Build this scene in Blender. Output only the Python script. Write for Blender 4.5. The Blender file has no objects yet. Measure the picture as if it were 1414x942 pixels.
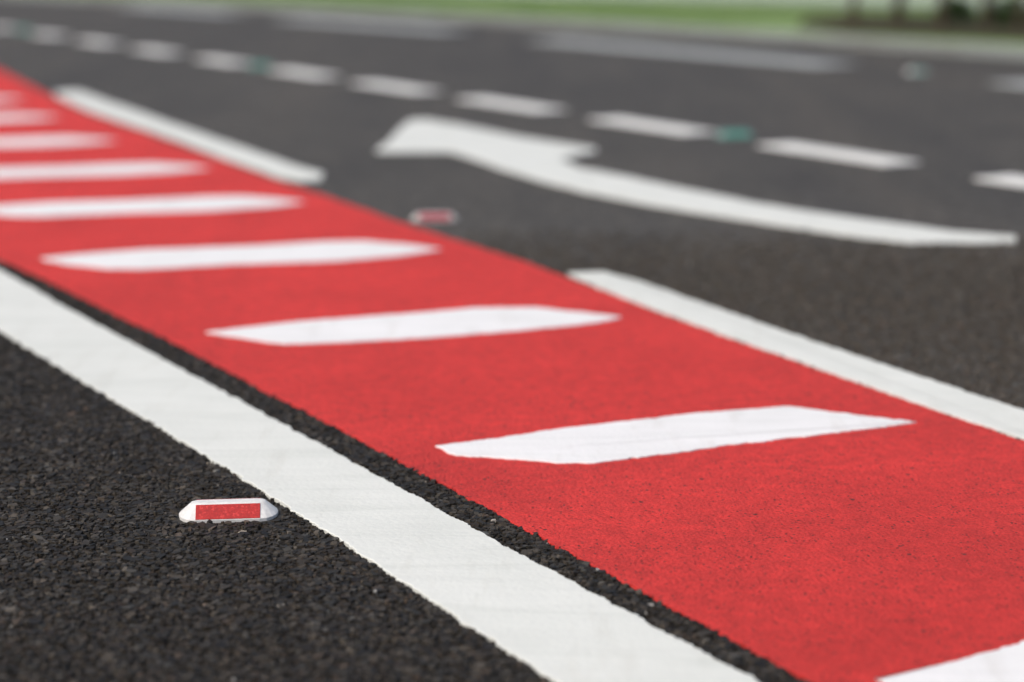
import bpy, bmesh, math, random
import numpy as np
from mathutils import Vector

random.seed(4)
rng = np.random.default_rng(11)
scene = bpy.context.scene

# ------------------------------------------------------------------ camera
CAM_H = 1.10                       # metres above the road
F_PX, HORIZON = 2749.0, -110.0     # focal length and horizon row in photo pixels (1414 x 942)
PITCH = math.atan((471 - HORIZON) / F_PX)

cam_data = bpy.data.cameras.new("camera")
cam = bpy.data.objects.new("camera", cam_data)
scene.collection.objects.link(cam)
cam.location = (0, 0, CAM_H)
cam.rotation_euler = (math.pi / 2 - PITCH, 0, 0)
cam_data.sensor_width = 36.0
cam_data.lens = 70.0
cam_data.clip_start = 0.05
cam_data.clip_end = 3000
cam_data.dof.use_dof = True
cam_data.dof.focus_distance = 3.68
cam_data.dof.aperture_fstop = 1.4
scene.camera = cam
scene.render.resolution_x, scene.render.resolution_y = 1024, 682

# ------------------------------------------------------------------ light
SUN_EL, SUN_AZ = math.radians(52), math.radians(-125)   # azimuth clockwise from +Y
world = bpy.data.worlds.new("World")
scene.world = world
world.use_nodes = True
wn, wl = world.node_tree.nodes, world.node_tree.links
bg = wn["Background"]
sky = wn.new("ShaderNodeTexSky")
sky.sky_type = 'NISHITA'
sky.sun_disc = False
sky.sun_elevation = SUN_EL
sky.sun_rotation = SUN_AZ
sky.air_density = 1.0
sky.dust_density = 4.5
sky.ozone_density = 0.6
wl.new(sky.outputs[0], bg.inputs[0])
bg.inputs[1].default_value = 0.13

sun_data = bpy.data.lights.new("sun", 'SUN')
sun = bpy.data.objects.new("sun", sun_data)
scene.collection.objects.link(sun)
sun_data.energy = 1.5
sun_data.angle = math.radians(14)
sun_data.color = (1.0, 0.935, 0.85)
sdir = Vector((math.sin(SUN_AZ) * math.cos(SUN_EL), math.cos(SUN_AZ) * math.cos(SUN_EL), math.sin(SUN_EL)))
sun.rotation_euler = sdir.to_track_quat('Z', 'Y').to_euler()

scene.view_settings.view_transform = 'Standard'
scene.view_settings.look = 'None'
scene.view_settings.exposure = 0.17
scene.view_settings.gamma = 1.0

# ------------------------------------------------------------------ helpers
def ground(px, py, z=0.0):
    """photo pixel -> point where that sight line meets the level z"""
    dx, dz = (px - 707) / F_PX, -(py - 471) / F_PX
    c, s = math.cos(PITCH), math.sin(PITCH)
    y, zz = c + dz * s, -s + dz * c
    t = (z - CAM_H) / zz
    return np.array([dx * t, y * t])

def gpoly(pts, z=0.0):
    return np.array([ground(a, b, z) for a, b in pts])

def trim(pts, k):
    """pull a traced outline in by k pixels: the soft focus halo is not part of the paint"""
    q = np.array(pts, float)
    a = 0.5 * np.sum(q[:, 0] * np.roll(q[:, 1], -1) - np.roll(q[:, 0], -1) * q[:, 1])
    e = np.roll(q, -1, 0) - q
    e /= np.linalg.norm(e, axis=1)[:, None]
    nr = np.c_[-e[:, 1], e[:, 0]] * (1 if a > 0 else -1)
    m = nr + np.roll(nr, 1, 0)
    m /= np.maximum(np.linalg.norm(m, axis=1), .6)[:, None]
    return q + m * k

def tag(o, label=None, cat=None, group=None, kind=None):
    if label: o["label"] = label
    if cat: o["category"] = cat
    if group: o["group"] = group
    if kind: o["kind"] = kind
    return o

def link(name, me, mat=None, parent=None, loc=None):
    o = bpy.data.objects.new(name, me)
    scene.collection.objects.link(o)
    if mat is not None and me is not None and not me.materials:
        me.materials.append(mat)
    if loc is not None: o.location = loc
    if parent is not None: o.parent = parent
    return o

def extend(line, a=0.0, b=0.0, k=1):
    """lengthen a ground polyline straight on: a metres at its start, b at its end"""
    line = np.asarray(line, float)
    d0 = line[0] - line[k]; d0 /= np.linalg.norm(d0)
    d1 = line[-1] - line[-1 - k]; d1 /= np.linalg.norm(d1)
    out = [line]
    if a: out.insert(0, (line[0] + d0 * a)[None])
    if b: out.append((line[-1] + d1 * b)[None])
    return np.concatenate(out)

def ragged(poly, near=0.0022, cell=0.004):
    """resample a closed outline and roughen it as material laid over stones does"""
    out = []
    n = len(poly)
    area = 0.5 * sum(poly[i][0] * poly[(i + 1) % n][1] - poly[(i + 1) % n][0] * poly[i][1] for i in range(n))
    sg = 1 if area > 0 else -1
    for i in range(n):
        a, b = poly[i], poly[(i + 1) % n]
        L = np.linalg.norm(b - a)
        t = 0.0
        d = (b - a) / max(L, 1e-9)
        while t < L:
            p = a + d * t
            dist = np.linalg.norm(p)
            inview = abs(p[0]) < 0.5 + 0.3 * p[1] and p[1] > 1.5
            st = cell * max(1, (dist / 4.5) ** 2) if inview else 0.12
            out.append((p, np.array([d[1], -d[0]]) * sg))
            t += max(st, 1e-3)
    m = len(out)
    fine = rng.normal(0, 1, m)
    c2 = np.convolve(np.r_[fine[-3:], fine, fine[:3]], np.ones(3) / 3, 'same')[3:-3] * 1.4
    w = rng.normal(0, 1, m)
    c9 = np.convolve(np.r_[w[-14:], w, w[:14]], np.ones(9) / 9, 'same')[14:-14] * 2.6
    return np.array([p + nn * near * (0.38 * a + 0.62 * b) for (p, nn), a, b in zip(out, c2, c9)]), sg

def slab(name, poly, mat, top=0.006, bottom=0.0005, near=0.0022, cell=0.004, parent=None, lip=0.0015):
    """a laid marking: ragged outline, real thickness, a small rounded lip"""
    pts, sg = ragged(np.asarray(poly, float), near, cell)
    if sg < 0: pts = pts[::-1]
    c = pts.mean(0)
    q = pts - c
    nx = np.roll(q, -1, 0) - np.roll(q, 1, 0)
    nx /= np.maximum(np.linalg.norm(nx, axis=1), 1e-9)[:, None]
    inner = q - np.c_[nx[:, 1], -nx[:, 0]] * lip
    m = len(q)
    verts = [(x, y, bottom) for x, y in q] + [(x, y, top - 0.0012) for x, y in q] + [(x, y, top) for x, y in inner]
    faces = []
    for i in range(m):
        j = (i + 1) % m
        faces.append((i, j, m + j, m + i))
        faces.append((m + i, m + j, 2 * m + j, 2 * m + i))
    faces.append(tuple(range(2 * m, 3 * m)))
    me = bpy.data.meshes.new(name)
    me.from_pydata(verts, [], faces)
    return link(name, me, mat, parent, (c[0], c[1], 0))

# ------------------------------------------------------------------ materials
def new_mat(name):
    m = bpy.data.materials.new(name)
    m.use_nodes = True
    return m, m.node_tree.nodes, m.node_tree.links, m.node_tree.nodes["Principled BSDF"]

def N(nodes, kind, **kw):
    n = nodes.new(kind)
    for k, v in kw.items():
        if k in n.inputs.keys(): n.inputs[k].default_value = v
        else: setattr(n, k, v)
    return n

def pos(nodes, links, scale=(1, 1, 1), rot=0.0):
    g = nodes.new("ShaderNodeNewGeometry")
    mp = nodes.new("ShaderNodeMapping")
    mp.inputs["Scale"].default_value = scale
    mp.inputs["Rotation"].default_value = (0, 0, rot)
    links.new(g.outputs["Position"], mp.inputs[0])
    return mp.outputs[0]

def noise(nodes, links, vec, scale, detail=3.0, rough=0.55):
    n = nodes.new("ShaderNodeTexNoise")
    n.inputs["Scale"].default_value = scale
    n.inputs["Detail"].default_value = detail
    n.inputs["Roughness"].default_value = rough
    links.new(vec, n.inputs["Vector"])
    return n.outputs["Fac"]

def ramp(nodes, links, fac, stops):
    r = nodes.new("ShaderNodeValToRGB")
    els = r.color_ramp.elements
    while len(els) < len(stops): els.new(0.5)
    for e, (p, c) in zip(els, stops):
        e.position = p
        e.color = (c[0], c[1], c[2], 1)
    links.new(fac, r.inputs[0])
    return r.outputs[0]

def mix(nodes, links, fac, a, b, mode='MIX'):
    n = nodes.new("ShaderNodeMix")
    n.data_type = 'RGBA'
    n.blend_type = mode
    for s, v in ((n.inputs[0], fac), (n.inputs[6], a), (n.inputs[7], b)):
        if hasattr(v, "links"): links.new(v, s)
        elif isinstance(v, (int, float)): s.default_value = v
        else: s.default_value = (*v, 1)
    return n.outputs[2]

def bump(nodes, links, height, strength, dist, prev=None):
    b = nodes.new("ShaderNodeBump")
    b.inputs["Strength"].default_value = strength
    b.inputs["Distance"].default_value = dist
    links.new(height, b.inputs["Height"])
    if prev is not None: links.new(prev, b.inputs["Normal"])
    return b.outputs[0]

def mat_asphalt():
    m, n, l, p = new_mat("asphalt")
    v = pos(n, l)
    vor = N(n, "ShaderNodeTexVoronoi", Scale=95.0)
    l.new(v, vor.inputs["Vector"])
    sp = n.new("ShaderNodeSeparateColor")
    l.new(vor.outputs["Color"], sp.inputs[0])
    stone = ramp(n, l, sp.outputs[0], [(0.0, (.024, .021, .0175)), (0.6, (.054, .0485, .041)), (0.93, (.088, .080, .068)), (1.0, (.22, .21, .20))])
    big = noise(n, l, v, 0.9, 4)
    tone = ramp(n, l, big, [(0.3, (.88, .87, .86)), (0.7, (1.16, 1.15, 1.13))])
    col = mix(n, l, 1.0, stone, tone, 'MULTIPLY')
    track = noise(n, l, pos(n, l, (1.7, .12, 1.0), -0.54), 1.0, 4, .6)      # wheel paths along the road
    col = mix(n, l, 1.0, col, ramp(n, l, track, [(0.32, (.80, .79, .80)), (0.5, (1.0, 1.0, .98)), (0.68, (1.2, 1.17, 1.12))]), 'MULTIPLY')
    blot = noise(n, l, v, 2.6, 5, .6)
    col = mix(n, l, 1.0, col, ramp(n, l, blot, [(0.60, (1, 1, 1)), (0.74, (1.5, 1.48, 1.42))]), 'MULTIPLY')
    # the carriageway on the other side of the long white line has a newer, darker surface
    dt = N(n, "ShaderNodeVectorMath", operation='DOT_PRODUCT'); dt.inputs[1].default_value = (NEW_N[0], NEW_N[1], 0)
    l.new(v, dt.inputs[0])
    nw = N(n, "ShaderNodeMath", operation='LESS_THAN'); nw.inputs[1].default_value = NEW_C
    l.new(dt.outputs["Value"], nw.inputs[0])
    col = mix(n, l, nw.outputs[0], col, mix(n, l, 1.0, col, (.50, .49, .47), 'MULTIPLY'))
    l.new(col, p.inputs["Base Color"])
    p.inputs["Roughness"].default_value = 0.72
    p.inputs["Specular IOR Level"].default_value = 0.5
    h = N(n, "ShaderNodeMath", operation='SUBTRACT')
    h.inputs[0].default_value = 1.0
    l.new(vor.outputs["Distance"], h.inputs[1])
    l.new(bump(n, l, h.outputs[0], 0.9, 0.006), p.inputs["Normal"])
    return m

def mat_stone():
    m, n, l, p = new_mat("aggregate")
    a = N(n, "ShaderNodeAttribute", attribute_name="tone")
    col = ramp(n, l, a.outputs["Fac"], [(0.0, (.009, .0077, .0062)), (0.45, (.028, .0238, .0182)), (0.85, (.066, .059, .049)), (0.95, (.105, .097, .085)), (1.0, (.34, .33, .31))])
    v = pos(n, l)
    g = noise(n, l, v, 700, 3)
    col2 = mix(n, l, 1.0, col, ramp(n, l, g, [(0.3, (.7, .7, .7)), (0.7, (1.3, 1.28, 1.26))]), 'MULTIPLY')
    hu = N(n, "ShaderNodeAttribute", attribute_name="hue")
    col2 = mix(n, l, 1.0, col2, ramp(n, l, hu.outputs["Fac"], [(0.0, (1.12, 1.0, .84)), (0.5, (1.0, .98, .95)), (0.8, (.94, 1.0, 1.04)), (1.0, (1.25, 1.0, .85))]), 'MULTIPLY')
    l.new(col2, p.inputs["Base Color"])
    p.inputs["Roughness"].default_value = 0.55
    p.inputs["Specular IOR Level"].default_value = 0.3
    l.new(bump(n, l, g, 0.5, 0.0012), p.inputs["Normal"])
    return m

def mat_red():
    m, n, l, p = new_mat("red_surfacing")
    v = pos(n, l)
    fine = noise(n, l, v, 170, 5, .7)
    mid = noise(n, l, v, 30, 4)
    big = noise(n, l, v, 2.2, 3)
    c1 = ramp(n, l, fine, [(0.30, (.46, .023, .019)), (0.5, (.80, .044, .036)), (0.75, (.86, .070, .058))])
    c2 = mix(n, l, 1.0, c1, ramp(n, l, mid, [(0.3, (.84, .84, .84)), (0.7, (1.10, 1.10, 1.10))]), 'MULTIPLY')
    c2 = mix(n, l, 1.0, c2, ramp(n, l, big, [(0.3, (.87, .88, .89)), (0.7, (1.06, 1.10, 1.13))]), 'MULTIPLY')
    # pits where the grit has come away and bare asphalt shows
    vor = N(n, "ShaderNodeTexVoronoi", Scale=150.0)
    l.new(v, vor.inputs["Vector"])
    sp = n.new("ShaderNodeSeparateColor")
    l.new(vor.outputs["Color"], sp.inputs[0])
    patch = noise(n, l, v, 7.0, 3)
    thr = N(n, "ShaderNodeMapRange"); thr.inputs[1].default_value = 0.42; thr.inputs[2].default_value = 0.75
    thr.inputs[3].default_value = 0.955; thr.inputs[4].default_value = 0.74
    l.new(patch, thr.inputs[0])
    gt = N(n, "ShaderNodeMath", operation='GREATER_THAN')
    l.new(sp.outputs[0], gt.inputs[0]); l.new(thr.outputs[0], gt.inputs[1])
    near = N(n, "ShaderNodeMath", operation='LESS_THAN'); near.inputs[1].default_value = 0.36
    l.new(vor.outputs["Distance"], near.inputs[0])
    pit = N(n, "ShaderNodeMath", operation='MULTIPLY')
    l.new(gt.outputs[0], pit.inputs[0]); l.new(near.outputs[0], pit.inputs[1])
    # larger scars in clusters, bare asphalt showing through
    vor2 = N(n, "ShaderNodeTexVoronoi", Scale=62.0); l.new(v, vor2.inputs["Vector"])
    sp2 = n.new("ShaderNodeSeparateColor"); l.new(vor2.outputs["Color"], sp2.inputs[0])
    thr2 = N(n, "ShaderNodeMapRange"); thr2.inputs[1].default_value = 0.5; thr2.inputs[2].default_value = 0.8
    thr2.inputs[3].default_value = 0.995; thr2.inputs[4].default_value = 0.80
    l.new(noise(n, l, v, 3.1, 4), thr2.inputs[0])
    g2 = N(n, "ShaderNodeMath", operation='GREATER_THAN'); l.new(sp2.outputs[1], g2.inputs[0]); l.new(thr2.outputs[0], g2.inputs[1])
    n2 = N(n, "ShaderNodeMath", operation='LESS_THAN'); n2.inputs[1].default_value = 0.27; l.new(vor2.outputs["Distance"], n2.inputs[0])
    pit2 = N(n, "ShaderNodeMath", operation='MULTIPLY'); l.new(g2.outputs[0], pit2.inputs[0]); l.new(n2.outputs[0], pit2.inputs[1])
    rub = noise(n, l, pos(n, l, (3.2, .35, 1.0), -0.52), 1.0, 5, .65)      # rubber dust along the wheel paths
    c2 = mix(n, l, 1.0, c2, ramp(n, l, rub, [(0.5, (1, 1, 1)), (0.72, (.90, .93, .93))]), 'MULTIPLY')
    col = mix(n, l, pit2.outputs[0], c2, (.10, .03, .026))
    col = mix(n, l, pit.outputs[0], col, (.09, .02, .017))
    l.new(col, p.inputs["Base Color"])
    p.inputs["Roughness"].default_value = 0.7
    p.inputs["Specular IOR Level"].default_value = 0.35
    b1 = bump(n, l, fine, 1.0, 0.007)
    inv = N(n, "ShaderNodeMath", operation='SUBTRACT'); inv.inputs[0].default_value = 1.0
    l.new(pit.outputs[0], inv.inputs[1])
    grit = N(n, "ShaderNodeTexVoronoi", Scale=105.0); l.new(v, grit.inputs["Vector"])
    gi = N(n, "ShaderNodeMath", operation='SUBTRACT'); gi.inputs[0].default_value = 1.0
    l.new(grit.outputs["Distance"], gi.inputs[1])
    b2 = bump(n, l, gi.outputs[0], 0.55, 0.004, b1)
    l.new(bump(n, l, inv.outputs[0], 0.9, 0.004, b2), p.inputs["Normal"])
    return m

def mat_white(name, base, worn=0.0):
    m, n, l, p = new_mat(name)
    v = pos(n, l)
    vs = pos(n, l, (1.5, 11.0, 1.0), 0.12)
    drag = noise(n, l, vs, 2.2, 4, .5)          # faint ridges left by the screed
    fine = noise(n, l, v, 180, 4, .6)
    big = noise(n, l, v, 5, 3)
    c = mix(n, l, 1.0, base, ramp(n, l, drag, [(0.3, (.965, .965, .965)), (0.55, (1.0, 1.0, 1.0)), (0.75, (1.015, 1.015, 1.015))]), 'MULTIPLY')
    c = mix(n, l, 1.0, c, ramp(n, l, big, [(0.3, (.95, .955, .95)), (0.7, (1.02, 1.02, 1.02))]), 'MULTIPLY')
    seam = noise(n, l, pos(n, l, (.45, 5.5, 1.0), 0.05), 1.0, 2)
    c = mix(n, l, 1.0, c, ramp(n, l, seam, [(0.475, (1, 1, 1)), (0.495, (.945, .95, .945)), (0.505, (.955, .96, .955)), (0.535, (1, 1, 1))]), 'MULTIPLY')
    scuff = noise(n, l, pos(n, l, (9.0, 1.6, 1.0), -0.5), 1.6, 5, .65)
    c = mix(n, l, 1.0, c, ramp(n, l, scuff, [(0.55, (1, 1, 1)), (0.75, (.90, .89, .875))]), 'MULTIPLY')
    spot = ramp(n, l, noise(n, l, v, 95, 3, .7), [(0.66, (0, 0, 0)), (0.75, (1, 1, 1))])
    bw = n.new("ShaderNodeRGBToBW"); l.new(spot, bw.inputs[0])
    k = N(n, "ShaderNodeMath", operation='MULTIPLY'); k.inputs[1].default_value = 0.22 + worn
    l.new(bw.outputs[0], k.inputs[0])
    c = mix(n, l, k.outputs[0], c, (.30, .29, .27))
    if worn:
        w = noise(n, l, v, 60, 5, .7)
        wr = n.new("ShaderNodeRGBToBW"); l.new(ramp(n, l, w, [(0.40, (0, 0, 0)), (0.6, (1, 1, 1))]), wr.inputs[0])
        k2 = N(n, "ShaderNodeMath", operation='MULTIPLY'); k2.inputs[1].default_value = worn
        l.new(wr.outputs[0], k2.inputs[0])
        c = mix(n, l, k2.outputs[0], c, (.055, .05, .047))
    l.new(c, p.inputs["Base Color"])
    p.inputs["Roughness"].default_value = 0.55
    p.inputs["Specular IOR Level"].default_value = 0.4
    grit = N(n, "ShaderNodeTexVoronoi", Scale=85.0); l.new(v, grit.inputs["Vector"])
    gi = N(n, "ShaderNodeMath", operation='SUBTRACT'); gi.inputs[0].default_value = 1.0
    l.new(grit.outputs["Distance"], gi.inputs[1])
    b0 = bump(n, l, gi.outputs[0], 0.16, 0.004)
    b1 = bump(n, l, drag, 0.25, 0.006, b0)
    l.new(bump(n, l, fine, 0.35, 0.0015, b1), p.inputs["Normal"])
    return m

def mat_plain(name, col, rough=0.5, spec=0.5, var=0.15, scale=40, bmp=0.0, bdist=0.002):
    m, n, l, p = new_mat(name)
    v = pos(n, l)
    f = noise(n, l, v, scale, 4)
    lo = tuple(c * (1 - var) for c in col); hi = tuple(min(1, c * (1 + var)) for c in col)
    l.new(ramp(n, l, f, [(0.3, lo), (0.7, hi)]), p.inputs["Base Color"])
    p.inputs["Roughness"].default_value = rough
    p.inputs["Specular IOR Level"].default_value = spec
    if bmp: l.new(bump(n, l, f, bmp, bdist), p.inputs["Normal"])
    return m

def mat_lens(name, col):
    m, n, l, p = new_mat(name)
    tc = n.new("ShaderNodeTexCoord")
    br = N(n, "ShaderNodeTexBrick", Scale=1.0)
    mp = n.new("ShaderNodeMapping"); mp.inputs["Scale"].default_value = (160, 160, 160)
    l.new(tc.outputs["Object"], mp.inputs[0])
    ck = N(n, "ShaderNodeTexVoronoi", Scale=1.6)
    l.new(mp.outputs[0], ck.inputs["Vector"])
    sp = n.new("ShaderNodeSeparateColor"); l.new(ck.outputs["Color"], sp.inputs[0])
    l.new(ramp(n, l, sp.outputs[0], [(0.0, tuple(c * .75 for c in col)), (0.8, col), (1.0, tuple(min(1, c * 1.25 + .02) for c in col))]), p.inputs["Base Color"])
    n.remove(br)
    p.inputs["Roughness"].default_value = 0.22
    p.inputs["Coat Weight"].default_value = 0.6
    p.inputs["Coat Roughness"].default_value = 0.08
    l.new(bump(n, l, ck.outputs["Distance"], 0.25, 0.001), p.inputs["Normal"])
    return m

def mat_grass(name, a, b, trans=0.35):
    m, n, l, p = new_mat(name)
    v = pos(n, l)
    f = noise(n, l, v, 1.3, 4)
    col = ramp(n, l, f, [(0.3, a), (0.7, b)])
    l.new(col, p.inputs["Base Color"])
    p.inputs["Roughness"].default_value = 0.6
    p.inputs["Specular IOR Level"].default_value = 0.3
    if trans:
        t = n.new("ShaderNodeBsdfTranslucent"); l.new(col, t.inputs[0])
        ms = n.new("ShaderNodeMixShader"); ms.inputs[0].default_value = trans
        l.new(p.outputs[0], ms.inputs[1]); l.new(t.outputs[0], ms.inputs[2])
        l.new(ms.outputs[0], n["Material Output"].inputs[0])
    return m

_a, _b = ground(0, 368), ground(1070, 942)
_d = (_b - _a) / np.linalg.norm(_b - _a)
NEW_N = np.array([-_d[1], _d[0]])
NEW_C = float(NEW_N @ _a)
M_ASPHALT, M_STONE, M_RED = mat_asphalt(), mat_stone(), mat_red()
M_LINE = mat_white("white_line_paint", (.725, .745, .70))
M_BAR = mat_white("white_bar_paint", (.84, .84, .835))
M_DASH = mat_white("white_dash_paint", (.84, .845, .81), 0.06)
M_FADED = mat_white("faded_dash_paint", (.48, .51, .50), 0.36)
M_STUD = mat_plain("stud_plastic", (.72, .72, .70), 0.45, 0.5, 0.14, 90, 0.2)
M_LENS_R = mat_lens("red_reflector", (.50, .026, .018))
M_STUD_D = mat_plain("dirty_stud_plastic", (.46, .45, .43), 0.6, 0.4, 0.2, 150, 0.1)
M_LENS_D = mat_lens("dusty_red_reflector", (.42, .06, .08))
M_LENS_G = mat_lens("green_reflector", (.06, .28, .21))
M_STUD_G = mat_plain("green_stud_plastic", (.20, .32, .29), 0.45, 0.5, 0.1, 150)
M_KERB = mat_plain("concrete_kerb", (.235, .26, .25), 0.85, 0.3, 0.22, 30, 0.5, 0.004)
M_BED = mat_plain("concrete_bed", (.20, .20, .19), 0.9, 0.3, 0.2, 20)
M_SOIL = mat_plain("bark_mulch", (.062, .060, .030), 0.95, 0.2, 0.5, 35, 0.8, 0.03)
M_TURF = mat_grass("turf", (.17, .26, .08), (.24, .34, .13), 0)
M_BLADE = mat_grass("grass_blade", (.21, .32, .11), (.33, .43, .20), 0.4)
M_LEAF = mat_grass("leaf", (.055, .10, .025), (.11, .17, .05), 0.35)
M_BARK = mat_plain("bark", (.07, .052, .038), 0.9, 0.2, 0.4, 60, 0.8, 0.01)

# ------------------------------------------------------------------ road, ground, kerb
kerb_px = [(60, 1), (250, 7), (500, 20), (707, 36), (1000, 58), (1414, 78)]
kf = gpoly(kerb_px)
KD = kf[-1] - kf[0]; KD /= np.linalg.norm(KD)
# one smooth curve through the kerb foot
tk = (kf - kf[0]) @ KD
sk = (kf - kf[0]) @ np.array([-KD[1], KD[0]])
cf = np.polyfit(tk, sk, 2)
def kerb_at(t):
    tc = min(max(t, -4), tk[-1] + 3)
    s = np.polyval(cf, tc) + np.polyval(np.polyder(cf), tc) * (t - tc)
    return kf[0] + KD * t + np.array([-KD[1], KD[0]]) * s
def kerb_n(t):
    d = kerb_at(t + .05) - kerb_at(t - .05); d /= np.linalg.norm(d)
    nn = np.array([-d[1], d[0]])
    return d, (nn if nn[1] > 0 else -nn)

T0, T1 = -60.0, 60.0
ts = np.linspace(T0, T1, 160)
far_edge = np.array([kerb_at(t) for t in ts])
near_edge = np.array([kerb_at(t) - kerb_n(t)[1] * 24.0 for t in ts])
gr = bpy.data.meshes.new("ground")
gr.from_pydata([(-1200, -1200, -.05), (1200, -1200, -.05), (1200, 1200, -.05), (-1200, 1200, -.05)], [], [(0, 1, 2, 3)])
tag(link("ground", gr, M_TURF), kind="structure")

rm = bpy.data.meshes.new("road")
k = len(ts)
rm.from_pydata([(x, y, 0) for x, y in far_edge] + [(x, y, 0) for x, y in near_edge], [],
               [(i, k + i, k + i + 1, i + 1) for i in range(k - 1)])
road = tag(link("road", rm, M_ASPHALT), kind="structure")

def strip(name, edge, inner, outer, z0, z1, mat, side=1):
    """raised band alongside a kerb line"""
    n_ = len(edge)
    me = bpy.data.meshes.new(name)
    A = [edge[i] + side * kerb_n(ts[i])[1] * inner for i in range(n_)]
    B = [edge[i] + side * kerb_n(ts[i])[1] * outer for i in range(n_)]
    vs = [(a[0], a[1], z0) for a in A] + [(a[0], a[1], z1) for a in A] + [(b[0], b[1], z1) for b in B] + [(b[0], b[1], z0) for b in B]
    fs = []
    for i in range(n_ - 1):
        for r in range(3):
            fs.append((r * n_ + i, r * n_ + i + 1, (r + 1) * n_ + i + 1, (r + 1) * n_ + i))
    me.from_pydata(vs, [], fs)
    return link(name, me, mat)

def kerb_mesh():
    bm = bmesh.new()
    prof = [(0.0, -.04), (0.012, .065), (0.03, .083), (.125, .086), (.125, -.04)]
    L = 0.905
    for x in (0, L):
        for (y, z) in prof: bm.verts.new((x, y, z))
    bm.verts.ensure_lookup_table()
    n_ = len(prof)
    for i in range(n_ - 1):
        bm.faces.new((bm.verts[i], bm.verts[i + 1], bm.verts[n_ + i + 1], bm.verts[n_ + i]))
    bm.faces.new([bm.verts[i] for i in range(n_)]); bm.faces.new([bm.verts[n_ + i] for i in range(n_)][::-1])
    bmesh.ops.recalc_face_normals(bm, faces=bm.faces)
    me = bpy.data.meshes.new("kerb_stone")
    bm.to_mesh(me); bm.free()
    me.materials.append(M_KERB)
    return me

KM = kerb_mesh()
kerb = tag(strip("kerb", far_edge, .008, .12, -.04, .06, M_BED), kind="structure")
t = -14.0
while t < 16:
    p = kerb_at(t); d, nn = kerb_n(t + .45)
    o = link("kerb_stone", KM, parent=kerb)
    dd = d if (d[0] * nn[1] - d[1] * nn[0]) > 0 else -d
    if dd is not d: p = kerb_at(t + .905)
    o.location = (p[0], p[1], random.uniform(-.004, .004))
    o.rotation_euler = (0, 0, math.atan2(dd[1], dd[0]) + random.uniform(-.004, .004))
    t += 0.915
near_kerb = tag(strip("near_kerb", near_edge, 0.0, .125, -.04, .105, M_KERB, -1), kind="structure")
verge = tag(strip("grass_verge", far_edge, .127, 40.0, -.04, .078, M_TURF), kind="structure")
near_verge = tag(strip("near_verge", near_edge, .127, 14.0, -.04, .10, M_TURF, -1), kind="structure")

# ------------------------------------------------------------------ red strip and markings
win = extend(gpoly([(0, 375), (102, 434), (300, 540), (552, 678), (699, 760), (1037, 942)]), 14, 5, 3)
wout = extend(gpoly([(0, 460), (65, 500), (300, 643), (483, 760), (600, 837), (758, 942)]), 14, 5, 3)
redL = extend(gpoly([(0, 360), (68, 391), (153, 434), (240, 476), (358, 540), (444, 583), (526, 627), (600, 667), (640, 688), (920, 840), (1110, 942)]), 14, 5, 4)
redR = extend(gpoly([(-70, 70), (0, 98), (68, 133), (122, 158), (240, 199), (385, 252), (460, 276), (559, 312), (709, 359), (775, 383), (850, 411), (918, 438), (1034, 480), (1207, 541), (1304, 575), (1414, 613)]), 6, 5, 4)

WHITE_POLY = np.concatenate([win, wout[::-1]])
RED_POLY = np.concatenate([redL, redR[::-1]])
red = tag(slab("red_strip", RED_POLY, M_RED, 0.0070, 0.0005, 0.0040), kind="structure")

CAT = "road marking"
tag(slab("edge_line", WHITE_POLY, M_LINE, 0.0085, near=.0036), "long unbroken thick white line running beside the red strip with a dark asphalt gap", CAT)

barA = gpoly([(602, 616), (687, 605), (783, 591), (960, 571), (1081, 562), (1100, 563), (1180, 573), (1266, 583), (1182, 594), (1000, 615), (960, 621), (821, 639), (770, 639), (713, 634), (630, 629)], .009)
barB = gpoly([(284, 459), (350, 451), (418, 444), (580, 432), (662, 425), (741, 425), (800, 431), (857, 438), (820, 446), (718, 456), (560, 468), (464, 473), (396, 475), (362, 471)], .009)
barC = gpoly([(56, 357), (114, 351), (199, 345), (340, 340), (447, 334), (500, 333), (564, 338), (610, 344), (553, 353), (468, 360), (320, 365), (199, 371.5), (150, 371), (84, 364)], .009)
ORD = ["first", "second", "third", "fourth", "fifth", "sixth", "seventh", "eighth", "ninth"]
BARS = [barA, barB, barC]
BAR_LABELS = ["white hatch bar on red strip, straight across from the stud by the long white line",
              "white hatch bar on red strip, between the bars nearest each red reflector stud",
              "white hatch bar on red strip beside the dull stud, on the broad dash's side"]
nearbar = barA + (ground(1208, 939, .009) - barA[0])
nearbar = np.array([nearbar[0] + np.array([[math.cos(.05), -math.sin(.05)], [math.sin(.05), math.cos(.05)]]) @ (q - nearbar[0]) for q in nearbar])
BARS.append(nearbar)
BAR_LABELS.append("white hatch bar on red strip beside the broad white dash, farthest bar from the arrow")
for tip in [(421, 279), (291, 232), (163, 194), (84, 162), (36, 137)]:
    BARS.append(barC + (ground(*tip, .009) - barC[7]))
    BAR_LABELS.append(ORD[len(BARS) - 5] + " white hatch bar on red strip past the dull stud towards the slim dash")
for b, lab in zip(BARS, BAR_LABELS):
    tag(slab("hatch_bar", b, M_BAR, 0.0105, 0.003, 0.0034), lab, CAT, "white hatch bars across the red strip")

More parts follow.
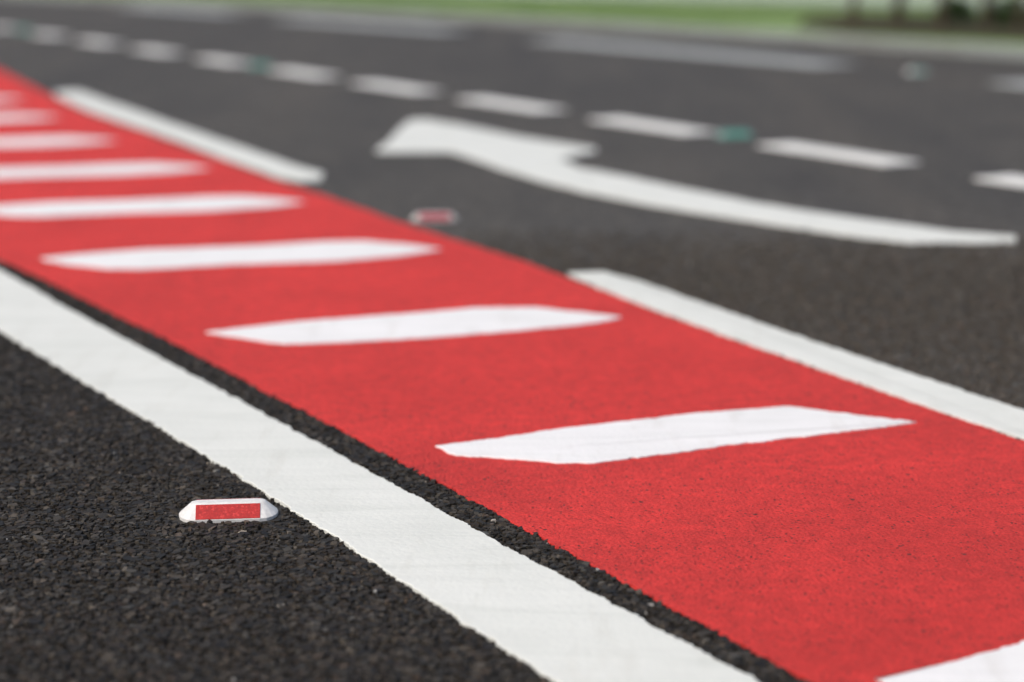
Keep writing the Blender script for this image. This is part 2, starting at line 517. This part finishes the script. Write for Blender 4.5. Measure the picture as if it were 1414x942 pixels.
d_near = np.concatenate([extend(gpoly([(836, 379), (896, 397), (964, 421), (1080, 461.5), (1198, 501), (1316, 540), (1414, 572.5)]), 0, 1.2, 3),
                         extend(gpoly([(784, 381), (850, 409.5), (918, 436), (1034, 478.5), (1080, 494.5), (1207, 540), (1304, 574.5), (1414, 612)]), 0, 1.2, 3)[::-1]])
d_far = gpoly(trim([(109, 123), (240, 169), (290, 186), (417, 230), (450, 240), (446, 254), (418, 256), (385, 251), (303, 222), (240, 197), (122, 158), (76, 137), (72, 127)], 4.3))
tag(slab("edge_dash", d_near, M_LINE, 0.0105, 0.0005, 0.0036), "broad white dash along the red strip's lane side, next to two hatch bars", CAT, "white dashes along the red strip")
tag(slab("edge_dash", d_far, M_LINE, 0.0105, 0.0005, 0.0036), "slim white dash along the red strip's lane side, past the stud and arrow tip", CAT, "white dashes along the red strip")

arrow = gpoly(trim([(513, 210), (530, 196), (552, 173), (565, 163), (590, 162), (640, 170), (729, 188), (790, 197), (826, 204), (826, 214), (804, 219), (776, 221.5), (804, 230),
               (860, 240), (920, 253), (1040, 277), (1100, 287), (1211, 303), (1322, 318), (1405, 325), (1406, 340),
               (1255, 342), (1189, 334), (1100, 321), (1016, 308), (896, 289), (800, 270), (742, 255), (690, 239), (653, 226), (622, 216), (523, 216)], 4.8))
tag(slab("direction_arrow", arrow, M_LINE, 0.0085, near=.004), "long curved white direction arrow painted on the lane beyond the red strip", CAT)

def lane_dash(name, a, b, w, mat, label, group):
    a, b = np.asarray(a), np.asarray(b)
    d = (b - a) / np.linalg.norm(b - a)
    q = np.array([-d[1], d[0]]) * w / 2
    return tag(slab(name, [a - q, a + q, b + q, b - q], mat, 0.0080), label, CAT, group)

LINE_Y = lambda x: 38.5 + .1515 * x
ends = [(-4, 14), (54, 83), (116, 156), (193, 241), (283, 334), (386, 454), (502, 592), (649, 763), (833, 968), (1069, 1247), (1369, 1600)]
G = "white dashes between the lanes beyond the arrow"
pp = [(ground(a, LINE_Y(a)), ground(b, LINE_Y(b))) for a, b in ends]
for i, (a, b) in enumerate(pp):
    lab = (ORD[len(pp) - 3 - i] if i < len(pp) - 3 else "") + " short white lane dash past the bright green stud, towards the slim edge dash"
    if i == len(pp) - 2: lab = "short white lane dash touching the bright green stud, behind the arrow's stem"
    if i == len(pp) - 3: lab = "short white lane dash touching the bright green stud, behind the arrow's barb"
    if i == len(pp) - 1: lab = "white lane dash in the broken line beyond the arrow's tail end"
    lane_dash("lane_dash", a, b, .215, M_DASH, lab, G)

fd = [((180, 9), (322, 20)), ((397, 27), (629, 44)), ((753, 56), (1157, 91)), ((1397, 114), (1700, 146))]
FL = ["faded grey dash on the far lane edge, beyond the short lane dashes, by pale kerb",
      "faded grey dash on the far lane, close to where the grass verge begins behind kerb",
      "long faded grey dash on the far lane in front of the bright grass verge",
      "pale worn dash on the far lane past the faint stud, near the young trees"]
for (a, b), lab in zip(fd, FL):
    lane_dash("faded_dash", ground(*a), ground(*b), .43, M_FADED, lab, "faded dashes on the far lane")

# ------------------------------------------------------------------ reflective studs
def stud_meshes():
    W, TW = .093, .066          # half widths at foot and top
    D, TD, HT = .047, .012, .026  # half depths, height
    def ring(w, d, z, e):        # plan outline with rounded ends
        pts = []
        for cx, s in ((w - e, 1), (-(w - e), -1)):
            for i in range(9):
                a = -math.pi / 2 + math.pi * i / 8
                pts.append((cx + s * math.cos(a) * e, s * math.sin(a) * d, z))
        return pts
    bm = bmesh.new()
    levels = [ring(W, D, -.003, .034), ring(W, D, .003, .034), ring(TW + .004, TD + .003, HT - .0015, .017), ring(TW - .002, TD - .002, HT, .015)]
    rows = [[bm.verts.new(p) for p in lv] for lv in levels]
    n_ = len(rows[0])
    for r in range(len(rows) - 1):
        for i in range(n_):
            bm.faces.new((rows[r][i], rows[r][(i + 1) % n_], rows[r + 1][(i + 1) % n_], rows[r + 1][i]))
    bm.faces.new(rows[-1])
    bmesh.ops.recalc_face_normals(bm, faces=bm.faces)
    body = bpy.data.meshes.new("body"); bm.to_mesh(body); bm.free()
    # reflector plate lying on the sloping face
    y0, z0, y1, z1 = -D, .003, -(TD + .003), HT - .0015
    sl = Vector((0, y1 - y0, z1 - z0)); L = sl.length; sl.normalize()
    nn = Vector((0, -sl.z, sl.y))
    bm = bmesh.new()
    base = Vector((0, y0, z0))
    vs = []
    for h in (-.002, .0012):
        for (x, s) in ((-.060, .03 * L), (.060, .03 * L), (.060, .96 * L), (-.060, .96 * L)):
            vs.append(bm.verts.new(base + sl * s + nn * h + Vector((x, 0, 0))))
    bm.faces.new(vs[4:8])
    for i in range(4):
        bm.faces.new((vs[i], vs[(i + 1) % 4], vs[4 + (i + 1) % 4], vs[4 + i]))
    bmesh.ops.recalc_face_normals(bm, faces=bm.faces)
    bmesh.ops.bevel(bm, geom=[e for e in bm.edges if all(v in vs[4:8] for v in e.verts)], offset=.0006, segments=1, affect='EDGES')
    lens = bpy.data.meshes.new("reflector"); bm.to_mesh(lens); bm.free()
    return body, lens

BODY, LENS = stud_meshes()
BODY.materials.append(None); LENS.materials.append(None)

def stud(px, py, yaw, label, lens_mat, body_mat=None, scale=1.0):
    p = ground(px, py)
    root = link("road_stud", None, loc=(p[0], p[1], .0035))
    root.rotation_euler = (0, 0, yaw)
    root.scale = (scale,) * 3
    tag(root, label, "road stud", "reflective road studs")
    b = link("body", BODY, parent=root)
    b.material_slots[0].link = 'OBJECT'; b.material_slots[0].material = body_mat or M_STUD
    for r in (0, math.pi):
        o = link("reflector", LENS, parent=root)
        o.rotation_euler = (0, 0, r)
        o.material_slots[0].link = 'OBJECT'; o.material_slots[0].material = lens_mat
    return root

S1 = stud(316, 712, math.radians(6), "low white stud with red reflector on coarse asphalt beside the long white line", M_LENS_R)
S2 = stud(600, 304, math.radians(3), "dirty greyish stud with dull red reflector at the lane edge of the red strip", M_LENS_D, M_STUD_D, .95)
stud(1014, 189, math.radians(14), "green reflective stud between two white lane dashes beyond the arrow's stem", M_LENS_G, M_STUD_G, 1.1)
stud(359, 93, math.radians(14), "dim green stud between two lane dashes, level with the slim edge dash", M_LENS_G, M_STUD_G, 1.1)
stud(33, LINE_Y(33), math.radians(14), "dim green stud between lane dashes past the red strip's slim dash", M_LENS_G, M_STUD_G, 1.1)
stud(1266, 101, math.radians(14), "pale worn stud between faded dashes on the far lane", M_LENS_G, M_STUD, 0.9)

# ------------------------------------------------------------------ coarse aggregate standing proud of the asphalt
def inside(P, poly):
    x, y = P[:, 0], P[:, 1]
    r = np.zeros(len(P), bool)
    n_ = len(poly)
    for i in range(n_):
        a, b = poly[i], poly[(i + 1) % n_]
        c = (a[1] > y) != (b[1] > y)
        with np.errstate(divide='ignore', invalid='ignore'):
            r ^= c & (x < (b[0] - a[0]) * (y - a[1]) / (b[1] - a[1]) + a[0])
    return r

def aggregate():
    pitch = .0080
    xs = np.arange(-3.2, 3.2, pitch); ys = np.arange(1.9, 7.2, pitch * .92)
    X, Y = np.meshgrid(xs, ys)
    X = X + (np.arange(len(ys)) % 2)[:, None] * pitch / 2
    P = np.c_[X.ravel(), Y.ravel()] + rng.normal(0, pitch * .26, (X.size, 2))
    over = np.abs(P[:, 0]) - (.12 + .262 * P[:, 1])
    keep = (rng.random(len(P)) > over / .9) & (rng.random(len(P)) < (P[:, 1] - 1.9) / .45)
    P = P[keep]
    far = P[:, 1] > 5.0
    P = P[~(far & (rng.random(len(P)) < .35 + .65 * (P[:, 1] - 5.0) / 2.2))]
    for q in [WHITE_POLY, RED_POLY, d_near, arrow]:
        P = P[~inside(P, q)]
    c = np.array(S1.location[:2]); a = S1.rotation_euler[2]
    v = (P - c) @ np.array([[math.cos(a), -math.sin(a)], [math.sin(a), math.cos(a)]])
    P = P[~((np.abs(v[:, 0]) < .102) & (np.abs(v[:, 1]) < .058))]
    n_ = len(P); K = 5
    rad = np.clip(rng.lognormal(math.log(.0061), .42, n_), .0026, .0135)
    ang = (np.arange(K) / K * 2 * math.pi)[None] + rng.random((n_, 1)) * 6.28 + rng.normal(0, .14, (n_, K))
    rr = rad[:, None] * rng.uniform(.75, 1.2, (n_, K))
    el = rng.uniform(.7, 1.0, n_)[:, None]; th = rng.random(n_)[:, None] * 6.28
    cx, cy = np.cos(ang) * rr, np.sin(ang) * rr * el
    bx, by = cx * np.cos(th) - cy * np.sin(th), cx * np.sin(th) + cy * np.cos(th)
    top = np.clip(rng.normal(.0050, .0014, n_), .001, .0085)
    tx, ty = rng.normal(0, .13, n_)[:, None], rng.normal(0, .13, n_)[:, None]
    sh = rng.uniform(.62, .9, (n_, 1))
    ox, oy = rng.normal(0, .12, n_)[:, None] * rad[:, None], rng.normal(0, .12, n_)[:, None] * rad[:, None]
    ux, uy = bx * sh + ox, by * sh + oy
    uz = np.maximum(top[:, None] + tx * ux + ty * uy, .0003)
    V = np.zeros((n_, 2 * K, 3))
    V[:, :K, 0] = P[:, :1] + bx; V[:, :K, 1] = P[:, 1:] + by; V[:, :K, 2] = -.001
    V[:, K:, 0] = P[:, :1] + ux; V[:, K:, 1] = P[:, 1:] + uy; V[:, K:, 2] = uz
    base = (np.arange(n_) * 2 * K)[:, None]
    quads = np.array([[i, (i + 1) % K, K + (i + 1) % K, K + i] for i in range(K)]).ravel()
    loops = np.concatenate([base + quads[None], base + np.arange(K, 2 * K)[None]], axis=1).ravel()
    sizes = np.tile(np.array([4] * K + [K]), n_)
    me = bpy.data.meshes.new("aggregate")
    me.vertices.add(n_ * 2 * K); me.vertices.foreach_set("co", V.ravel().astype(np.float32))
    me.loops.add(len(loops)); me.loops.foreach_set("vertex_index", loops.astype(np.int32))
    me.polygons.add(len(sizes))
    me.polygons.foreach_set("loop_start", np.r_[0, np.cumsum(sizes)[:-1]].astype(np.int32))
    me.update(calc_edges=True)
    me.shade_flat()
    tone = rng.beta(1.3, 1.9, n_) * .97
    tone[rng.random(n_) < .0015] = 1.0
    # the lane surface beyond the red strip is an older, paler mix
    lane = P[:, 0] > np.interp(P[:, 1], redR[::-1, 1], redR[::-1, 0])
    tone[lane] = np.minimum(tone[lane] * .30 + .67, .97)
    at = me.attributes.new("tone", 'FLOAT', 'FACE')
    at.data.foreach_set("value", np.repeat(tone, K + 1).astype(np.float32))
    hu = me.attributes.new("hue", 'FLOAT', 'FACE')
    hu.data.foreach_set("value", np.repeat(rng.random(n_), K + 1).astype(np.float32))
    print("aggregate stones", n_)
    o = link("aggregate", me, M_STONE, road)
    o["kind"] = "stuff"
aggregate()

# ------------------------------------------------------------------ verge planting
def grass_blades():
    n_ = 90000
    t = rng.uniform(-9, 12, n_); w = rng.uniform(.14, 9.0, n_) ** 1.0
    A = []
    tt = np.linspace(-9, 12, 400)
    E = np.array([kerb_at(a) for a in tt]); Q = np.array([kerb_n(a)[1] for a in tt])
    ii = np.clip(((t + 9) / 21 * 399).astype(int), 0, 399)
    P = E[ii] + Q[ii] * w[:, None] + rng.normal(0, .03, (n_, 2))
    ok = ~(inside(P, BED) | inside(P, PATH))
    P = P[ok]; n_ = len(P)
    h = rng.uniform(.03, .085, n_); a = rng.random(n_) * 6.28; wd = rng.uniform(.004, .009, n_)
    ln = rng.normal(0, .03, (n_, 2))
    V = np.zeros((n_, 3, 3))
    V[:, 0, 0] = P[:, 0] + np.cos(a) * wd; V[:, 0, 1] = P[:, 1] + np.sin(a) * wd
    V[:, 1, 0] = P[:, 0] - np.cos(a) * wd; V[:, 1, 1] = P[:, 1] - np.sin(a) * wd
    V[:, 2, :2] = P + ln
    V[:, :2, 2] = .072; V[:, 2, 2] = .078 + h
    me = bpy.data.meshes.new("grass")
    me.from_pydata(V.reshape(-1, 3).tolist(), [], np.arange(n_ * 3).reshape(-1, 3).tolist())
    tag(link("grass", me, M_BLADE), "short bright green grass growing on the verge behind the kerb", "grass", kind="stuff")

BED = gpoly([(1095, 34), (1160, 44), (1300, 50), (1500, 59), (1700, 68), (1720, 32), (1450, 20), (1300, 17), (1170, 14), (1110, 20)], .1)
PATH = gpoly([(300, -24), (560, -10), (760, -4), (1000, 2), (1200, 7), (1450, 12), (1750, 18), (1750, -2), (1450, -10), (1000, -22), (560, -34), (300, -44)], .1)
me = bpy.data.meshes.new("gravel_path")
me.from_pydata([(x, y, .084) for x, y in PATH], [], [tuple(range(len(PATH)))])
tag(link("gravel_path", me, mat_plain("pale_gravel", (.34, .40, .32), 0.9, 0.3, 0.25, 12)), kind="structure")
bd, _ = ragged(BED, .03, .05)
me = bpy.data.meshes.new("planting_bed")
mc = bd.mean(0)
me.from_pydata([(x, y, .082) for x, y in bd], [], [tuple(range(len(bd)))])
tag(link("planting_bed", me, M_SOIL), kind="structure")
grass_blades()

def tube(bm, a, b, r0, r1, seg=7):
    a, b = Vector(a), Vector(b)
    d = (b - a).normalized(); u = d.orthogonal().normalized(); v = d.cross(u)
    R = []
    for p, r in ((a, r0), (b, r1)):
        R.append([bm.verts.new(p + (u * math.cos(2 * math.pi * i / seg) + v * math.sin(2 * math.pi * i / seg)) * r) for i in range(seg)])
    for i in range(seg):
        bm.faces.new((R[0][i], R[0][(i + 1) % seg], R[1][(i + 1) % seg], R[1][i]))

def young_tree(p, height, r, lean):
    root = link("young_tree", None, loc=(p[0], p[1], .08))
    bm = bmesh.new()
    pts = [Vector((lean[0] * s * s, lean[1] * s * s, s * height * .6)) for s in (0, .12, .35, .7, 1)]
    rad = [r * 1.35, r, r * .85, r * .6, r * .35]
    pts[0].z = -.06
    for i in range(4): tube(bm, pts[i], pts[i + 1], rad[i], rad[i + 1], 9)
    tips = [pts[-1]]
    for i in range(7):
        s = random.uniform(.45, 1.0); a = random.random() * 6.28
        b0 = Vector((lean[0] * s * s, lean[1] * s * s, s * height * .6))
        e = b0 + Vector((math.cos(a) * random.uniform(.3, .6), math.sin(a) * random.uniform(.3, .6), random.uniform(.4, .9)))
        tube(bm, b0, e, r * .35, r * .12, 6); tips.append(e)
    tm = bpy.data.meshes.new("trunk"); bm.to_mesh(tm); bm.free()
    link("trunk", tm, M_BARK, root)
    vs, fs = [], []
    for tip in tips:
        for c in range(5):
            cc = tip + Vector((random.gauss(0, .22), random.gauss(0, .22), random.gauss(0, .22)))
            for j in range(34):
                q = cc + Vector((random.gauss(0, .11), random.gauss(0, .11), random.gauss(0, .10)))
                u = Vector((random.gauss(0, 1), random.gauss(0, 1), random.gauss(0, .6))).normalized()
                w = u.orthogonal().normalized() * random.uniform(.016, .026)
                u = u * random.uniform(.035, .06)
                b0 = len(vs)
                vs += [q, q + u * .5 + w, q + u, q + u * .5 - w]
                fs.append((b0, b0 + 1, b0 + 2, b0 + 3))
    cm = bpy.data.meshes.new("crown"); cm.from_pydata(vs, [], fs)
    link("crown", cm, M_LEAF, root)
    return root

TREES = [(1178, 34), (1240, 29), (1300, 38), (1362, 32), (1408, 39), (1465, 34)]
for i, (a, b) in enumerate(TREES):
    t_ = young_tree(ground(a, b, .1), random.uniform(2.6, 3.4), random.uniform(.03, .06), (random.uniform(-.2, .2), random.uniform(-.2, .2)))
    tag(t_, ORD[i] + " slender young tree along the planting bed from its open grass end", "tree", "young trees in the verge bed")

def low_shrub(p, w, h):
    root = link("low_shrub", None, loc=(p[0], p[1], .08))
    bm = bmesh.new()
    for i in range(6):
        a = i * 1.05 + random.random() * .5
        tube(bm, (0, 0, -.03), (math.cos(a) * w * .6, math.sin(a) * w * .6, h * random.uniform(.5, .8)), .012, .005, 5)
    sm = bpy.data.meshes.new("stem"); bm.to_mesh(sm); bm.free()
    link("stem", sm, M_BARK, root)
    vs, fs = [], []
    for j in range(900):
        a = random.random() * 6.28; e = random.random() ** .5
        q = Vector((math.cos(a) * w * e, math.sin(a) * w * e, h * (.12 + .9 * random.random() * (1 - .6 * e * e))))
        u = Vector((random.gauss(0, 1), random.gauss(0, 1), random.gauss(0, .6))).normalized()
        wv = u.orthogonal().normalized() * random.uniform(.012, .02)
        u = u * random.uniform(.03, .05)
        b0 = len(vs)
        vs += [q, q + u * .5 + wv, q + u, q + u * .5 - wv]
        fs.append((b0, b0 + 1, b0 + 2, b0 + 3))
    fm = bpy.data.meshes.new("foliage"); fm.from_pydata(vs, [], fs)
    link("foliage", fm, M_LEAF, root)
    return root

for k, (a, b, w, h) in enumerate([(1318, 28, .20, .26), (1392, 34, .22, .3), (1440, 36, .2, .26)]):
    tag(low_shrub(ground(a, b, .08), w, h), ORD[k] + " low leafy shrub along the planting bed from its open grass end", "shrub", "shrubs in the verge bed")
